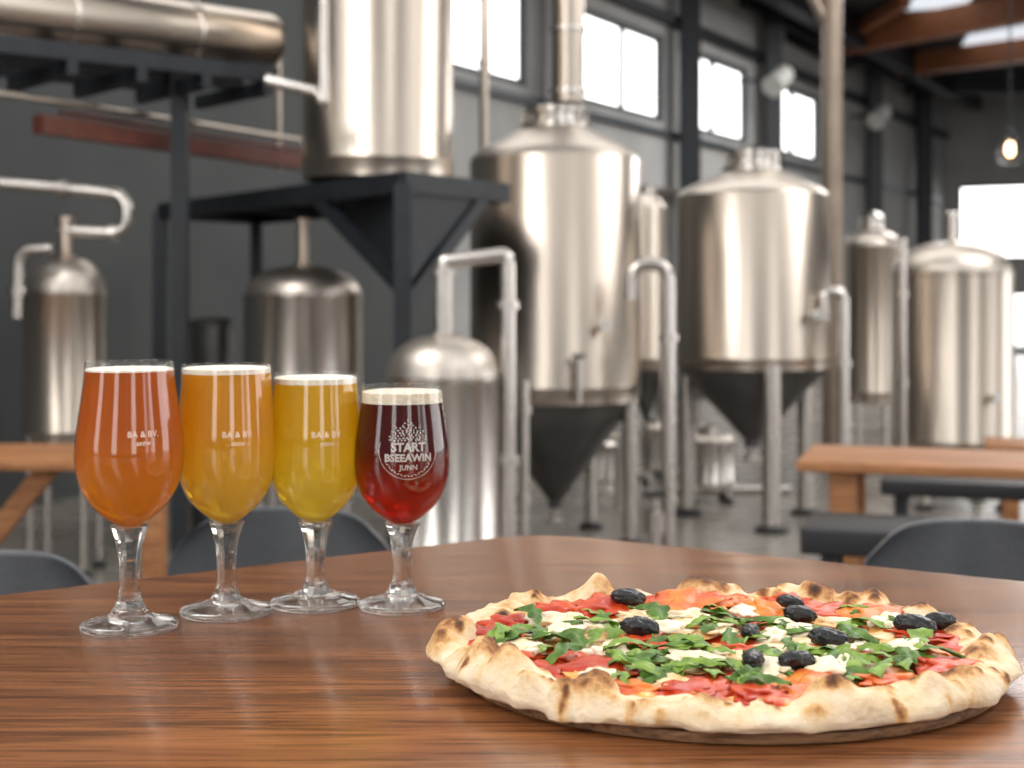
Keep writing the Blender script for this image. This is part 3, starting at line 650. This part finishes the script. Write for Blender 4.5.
co_=MB().add(vs,fs).build('crust',m,pz,True,True,180)
ca_=co_.data.attributes.new('char','FLOAT','POINT'); ca_.data.foreach_set('value',char)
m,nt,b=newmat('sauce_and_cheese'); L=nt.links.new
tc=nt.nodes.new('ShaderNodeTexCoord'); n1=nt.nodes.new('ShaderNodeTexNoise'); n1.inputs['Scale'].default_value=30; n1.inputs['Detail'].default_value=6; n1.inputs['Distortion'].default_value=.8
r1=nt.nodes.new('ShaderNodeValToRGB'); e=r1.color_ramp.elements; e[0].position=.46; e[0].color=(.54,.040,.006,1); e[1].position=.66; e[1].color=(.93,.78,.50,1)
q=e.new(.54); q.color=(.72,.14,.012,1); q=e.new(.59); q.color=(.87,.46,.11,1)
L(tc.outputs['Object'],n1.inputs['Vector']); L(n1.outputs['Fac'],r1.inputs[0]); L(r1.outputs[0],b.inputs['Base Color']); b.inputs['Roughness'].default_value=.34; b.inputs['Specular IOR Level'].default_value=.4
bp=nt.nodes.new('ShaderNodeBump'); bp.inputs['Strength'].default_value=.6; bp.inputs['Distance'].default_value=.003; L(n1.outputs['Fac'],bp.inputs['Height']); L(bp.outputs[0],b.inputs['Normal'])
saucem=m
def topz(x,y): return ZB+.0120+.0025*nz(x*40,y*40,3)
vs=[];fs=[];NR=26
for i in range(NR+1):
    f=i/NR
    for k in range(SEG):
        a=2*PI*k/SEG; ca,sa=math.cos(a),math.sin(a); e_=.875+.05*nz(ca*7,sa*7,6)+.03*nz(ca*20,sa*20,6); r=f*e_*Rw(a)
        x=PC.x+RX*r*ca; y=PC.y+RY*r*sa; z=topz(x,y)
        if f>.88: z+= (f-.88)*.05
        if i==NR: z-=.006
        vs.append((x,y,z))
for i in range(NR):
    for k in range(SEG):
        k2=(k+1)%SEG; fs.append((i*SEG+k,i*SEG+k2,(i+1)*SEG+k2,(i+1)*SEG+k))
MB().add(vs,fs).build('sauce',saucem,pz,True,False,180)
def TP(px,py,h=.022):
    d=(.26-h)*FP/(py-HY); x,y=XY(px,d); return x,y
def clampin(x,y,lim):
    v=Vector(((x-PC.x)/RX,(y-PC.y)/RY))
    if v.length>lim: v=v.normalized()*lim
    return PC.x+v.x*RX,PC.y+v.y*RY
tomm=mat('roasted_tomato',(.66,.085,.013),(.42,.022,.006),.34,0,40,bump=.6,spec=.4,detail=7)
tomm2=mat('orange_red_pepper',(.80,.27,.04),(.60,.075,.01),.36,0,36,bump=.6,spec=.4,detail=7)
chem=mat('soft_cheese',(.90,.80,.62),(.85,.68,.42),.5,0,50,bump=.35,sss=.15,lo=.35,hi=.6)
meltm=mat('melted_cheese',(.90,.75,.48),(.80,.38,.09),.38,0,40,bump=.4,sss=.1,lo=.40,hi=.58,spec=.4)
greenm=mat('arugula_leaf_dark',(.11,.22,.025),(.05,.11,.014),.5,0,90,bump=.4,spec=.35)
greenm2=mat('arugula_leaf_bright',(.25,.38,.055),(.13,.23,.03),.5,0,90,bump=.4,spec=.35)
olm=mat('black_olive_skin',(.012,.011,.013),(.006,.006,.008),.28,0,140,bump=.7,spec=.5)
olin=mat('olive_inside',(.10,.06,.05),(.05,.03,.03),.5,0,100)
def rotm(a,b=0,c=0): return Matrix.Rotation(a,3,'Z')@Matrix.Rotation(b,3,'X')@Matrix.Rotation(c,3,'Y')
for i,(px,py,s) in enumerate([(560,640,.024),(610,640,.022),(650,662,.026),(700,630,.022),(735,660,.026),(790,645,.026),(850,665,.024),(880,640,.024),(930,660,.020),(780,680,.020),(590,680,.018),(520,650,.020),(830,625,.020),(680,686,.018),(640,618,.018)]):
    x,y=clampin(*TP(px,py,.02),.74); MB().blob((x,y,topz(x,y)+.0010),(s*1.2,s*.9,.0032),.5,4,i+90,rotm(rg.uniform(0,3)),2.4).build('melted_cheese',meltm,pz,angle=180)
toms=[(690,605,.028,.35),(668,651,.018,.1),(600,668,.028,.1),(628,686,.018,.1),(478,636,.018,.3),(606,611,.022,.35),(880,619,.021,.3),(920,636,.023,.2),(955,668,.021,.1),(808,686,.026,.1),(700,688,.023,.1),(560,612,.017,.3),(770,612,.019,.3),(820,614,.021,.3),(860,655,.017,.1),(888,680,.022,.1),(745,648,.016,.1),(512,655,.020,.2),(735,605,.013,.3),(570,655,.017,.1),(500,624,.017,.3),(935,655,.017,.1),(760,694,.019,.1),(540,672,.018,.1),(850,692,.017,.1),(790,602,.015,.3),(640,640,.015,.1),(815,645,.016,.1)]
for i,(px,py,s,tl) in enumerate(toms):
    x,y=clampin(*TP(px,py),.81); z=topz(x,y)+.0016+tl*.005
    MB().blob((x,y,z),(s,s*.76,.0036),.36,4,i,rotm(rg.uniform(-.6,.6) if tl>.25 else rg.uniform(0,3),tl*.6,rg.uniform(-.08,.08)),2.2).build('tomato_slice',tomm if i%3 else tomm2,pz,angle=180)
chs=[(575,622),(560,634),(610,655),(640,664),(690,662),(668,632),(722,655),(778,640),(845,650),(862,648),(846,664),(770,672),(690,618),(745,612),(790,632),(902,650),(600,628),(725,622),(820,672),(548,622),(885,625),(840,622),(580,690),(532,650)]
for i,(px,py) in enumerate(chs):
    x,y=clampin(*TP(px+rg.uniform(-3,3),py),.79)
    s=rg.uniform(.009,.0165); z=topz(x,y)+s*.24
    MB().blob((x,y,z),(s*1.2,s*.78,s*.38),.34,4,i+40,rotm(rg.uniform(0,3),rg.uniform(-.2,.2)),1.8).build('cheese_chunk',chem,pz,angle=180)
def arugula(x,y,z,l,a,curl,seed):
    rr=random.Random(seed); n=22; vs=[];fs=[]; M=rotm(a,rr.uniform(-.3,.3),rr.uniform(-.2,.1)); ph=rr.uniform(0,6)
    for i in range(n+1):
        f=i/n; w=l*.23*math.sin(PI*min(1,f*.96+.04))**.7*(.45+.55*abs(math.sin(f*PI*3.1+ph)))+l*.012
        bx=l*(f-.5); bz=-curl*l*(f-.5)**2*.9; by=.24*l*math.sin(f*3+seed)
        for s_ in(-1,-.5,0,.5,1):
            v=M@Vector((bx,by+s_*w,bz+abs(s_)*w*.35*math.sin(f*8+seed)+.05*l*math.sin(f*9+s_*3+seed))); vs.append((x+v.x,y+v.y,max(z+v.z,ZB+.0125)))
    for i in range(n):
        for j in range(4): q=i*5+j; fs.append((q,q+1,q+6,q+5))
    return vs,fs
lv=[(530,630),(545,636),(515,632),(558,628),(600,622),(622,648),(632,655),(628,662),(660,640),(672,660),(680,652),(690,645),(645,668),(700,668),(715,610),(735,618),(760,622),(775,628),(790,646),(800,652),(770,655),(742,676),(722,660),(815,655),(852,612),(865,630),(880,650),(890,658),(860,665),(905,660),(916,652),(925,640),(848,636),(836,655),(696,622),(650,622),(590,636),(566,640),(612,632),(655,655),(710,650),(780,668),(690,640),(640,615),(870,622),(900,642),(755,640),(805,630),(885,668),(930,655),(548,648),(665,624),(585,612),(730,640),(715,675),(525,622),(500,632),(560,660),(600,676),(760,684),(850,680),(900,625),(630,680)]
li=0
for qi,(px,py) in enumerate(lv):
    for rep in range(2 if qi<36 else 1):
        x,y=clampin(*TP(px+rg.uniform(-9,9),py+rg.uniform(-4,4),.026),.80)
        vs,fs=arugula(x,y,topz(x,y)+rg.uniform(.006,.010),rg.uniform(.022,.040),rg.uniform(0,2*PI),rg.uniform(.2,.8),li)
        MB().add(vs,fs).build('arugula_leaf',greenm if li%2 else greenm2,pz,True,False,180); li+=1
print('leaves',li)
ols=[(628,601,.0135),(640,630,.0135),(750,632,.0115),(800,617,.012),(829,639,.0135),(753,661,.0125),(797,662,.0125),(915,627,.0145),(940,622,.012),(790,605,.010)]
for i,(px,py,s) in enumerate(ols):
    x,y=clampin(*TP(px,py,.028),.84); z=topz(x,y)+.0095
    aa=rg.uniform(-.5,.5)+(PI/2 if i in(2,5) else 0); M=rotm(aa,rg.uniform(-.3,.3),.12)
    ob=MB().blob((x,y,z),(s,s*.56,s*.50),.075,4,i*5+2,M,3.0).build('olive',olm,pz,angle=180)
    e=Vector((x,y,z))+M@Vector((s*.88,0,0))
    MB().blob(e,(s*.14,s*.17,s*.17),.1,2,i,M).build('olive_end',olin,ob,angle=180)

# ------------------------------------------------------------ camera, world, lights
cam=bpy.data.cameras.new('camera'); co=bpy.data.objects.new('camera',cam); C.objects.link(co)
co.location=(0,0,EZ); co.rotation_euler=(PI/2,0,0); cam.sensor_width=36; cam.lens=FP/1024*36; cam.shift_y=-(384-HY)/1024
cam.dof.use_dof=True; cam.dof.focus_distance=.98; cam.dof.aperture_fstop=7.2; cam.clip_start=.02
bpy.context.scene.camera=co
w=bpy.data.worlds.new('world'); bpy.context.scene.world=w; w.use_nodes=True; nt=w.node_tree; L=nt.links.new; bg=nt.nodes['Background']
tc=nt.nodes.new('ShaderNodeTexCoord'); sp=nt.nodes.new('ShaderNodeSeparateXYZ'); L(tc.outputs['Generated'],sp.inputs[0])
def M_(op,a,b=None,c=None):
    n=nt.nodes.new('ShaderNodeMath'); n.operation=op
    for i,v in enumerate((a,b,c)):
        if v is None: continue
        if isinstance(v,(int,float)): n.inputs[i].default_value=v
        else: L(v,n.inputs[i])
    return n.outputs[0]
az=M_('ARCTAN2',sp.outputs[1],sp.outputs[0])
s1=M_('SINE',M_('MULTIPLY',az,9)); s2=M_('SINE',M_('MULTIPLY_ADD',az,17,1.3))
st=M_('ADD',s1,M_('MULTIPLY',s2,.65))
def sstep(v,a,b,lo,hi):
    n=nt.nodes.new('ShaderNodeMapRange'); n.interpolation_type='SMOOTHSTEP'; L(v,n.inputs[0]); n.inputs[1].default_value=a; n.inputs[2].default_value=b; n.inputs[3].default_value=lo; n.inputs[4].default_value=hi; return n.outputs[0]
stripe=sstep(st,.15,1.0,.14,3.8)  # invented bright bands, added to put vertical streaks on the steel
elev=sstep(sp.outputs[2],-.08,0.0,0,1); top=sstep(sp.outputs[2],.45,.7,1,0)
el=M_('MULTIPLY',elev,top)
back=M_('ADD',M_('MULTIPLY',stripe,el),M_('MULTIPLY',M_('SUBTRACT',1,top),1.1))
back=M_('ADD',back,.06)
fr=M_('MULTIPLY',sstep(sp.outputs[1],.05,.2,0,1),sstep(sp.outputs[2],.38,.55,1,0))
full=M_('ADD',M_('MULTIPLY',fr,4.0),M_('MULTIPLY',M_('SUBTRACT',1,fr),back))
bg.inputs['Color'].default_value=(1,.985,.965,1); L(full,bg.inputs['Strength'])
def area(name,loc,rot,size,en,col=(1,1,1),sy=None):
    l=bpy.data.lights.new(name,'AREA'); l.energy=en; l.size=size; l.color=col
    if sy: l.shape='RECTANGLE'; l.size_y=sy
    o=bpy.data.objects.new(name,l); C.objects.link(o); o.location=loc; o.rotation_euler=rot; return o
area('window_light',(-2.2,-.3,2.4),(R(50),0,R(-60)),1.6,34,(1,.97,.92))  # added soft light from the left, no window stands there
area('back_key',(1.2,2.6,2.6),(R(-35),0,R(10)),1.2,26,(1,.98,.95))  # added backlight without a fixture, makes the beers glow
area('hall_light',(3.5,5.5,3.6),(R(20),R(25),0),2.0,80,(1,.96,.91))  # added fill for the tanks, no fixture behind it
area('tank_ceiling_light',(.6,7.4,4.12),(0,0,0),4.5,85,(1,.97,.93),2.6)  # added out of frame so the dark tank lids reflect brightness
area('hall_light_far',(5,12,3.9),(0,0,0),3,340,(1,.97,.94))  # added fill to lift the far walls, no fixture there
area('left_hall_light',(-1.6,3.2,3.4),(R(25),0,R(-10)),1.4,50,(1,.97,.93))  # added to brighten the dark still lid under the platform
vsx=bpy.context.scene.view_settings
vsx.view_transform='Standard'; vsx.exposure=0.04
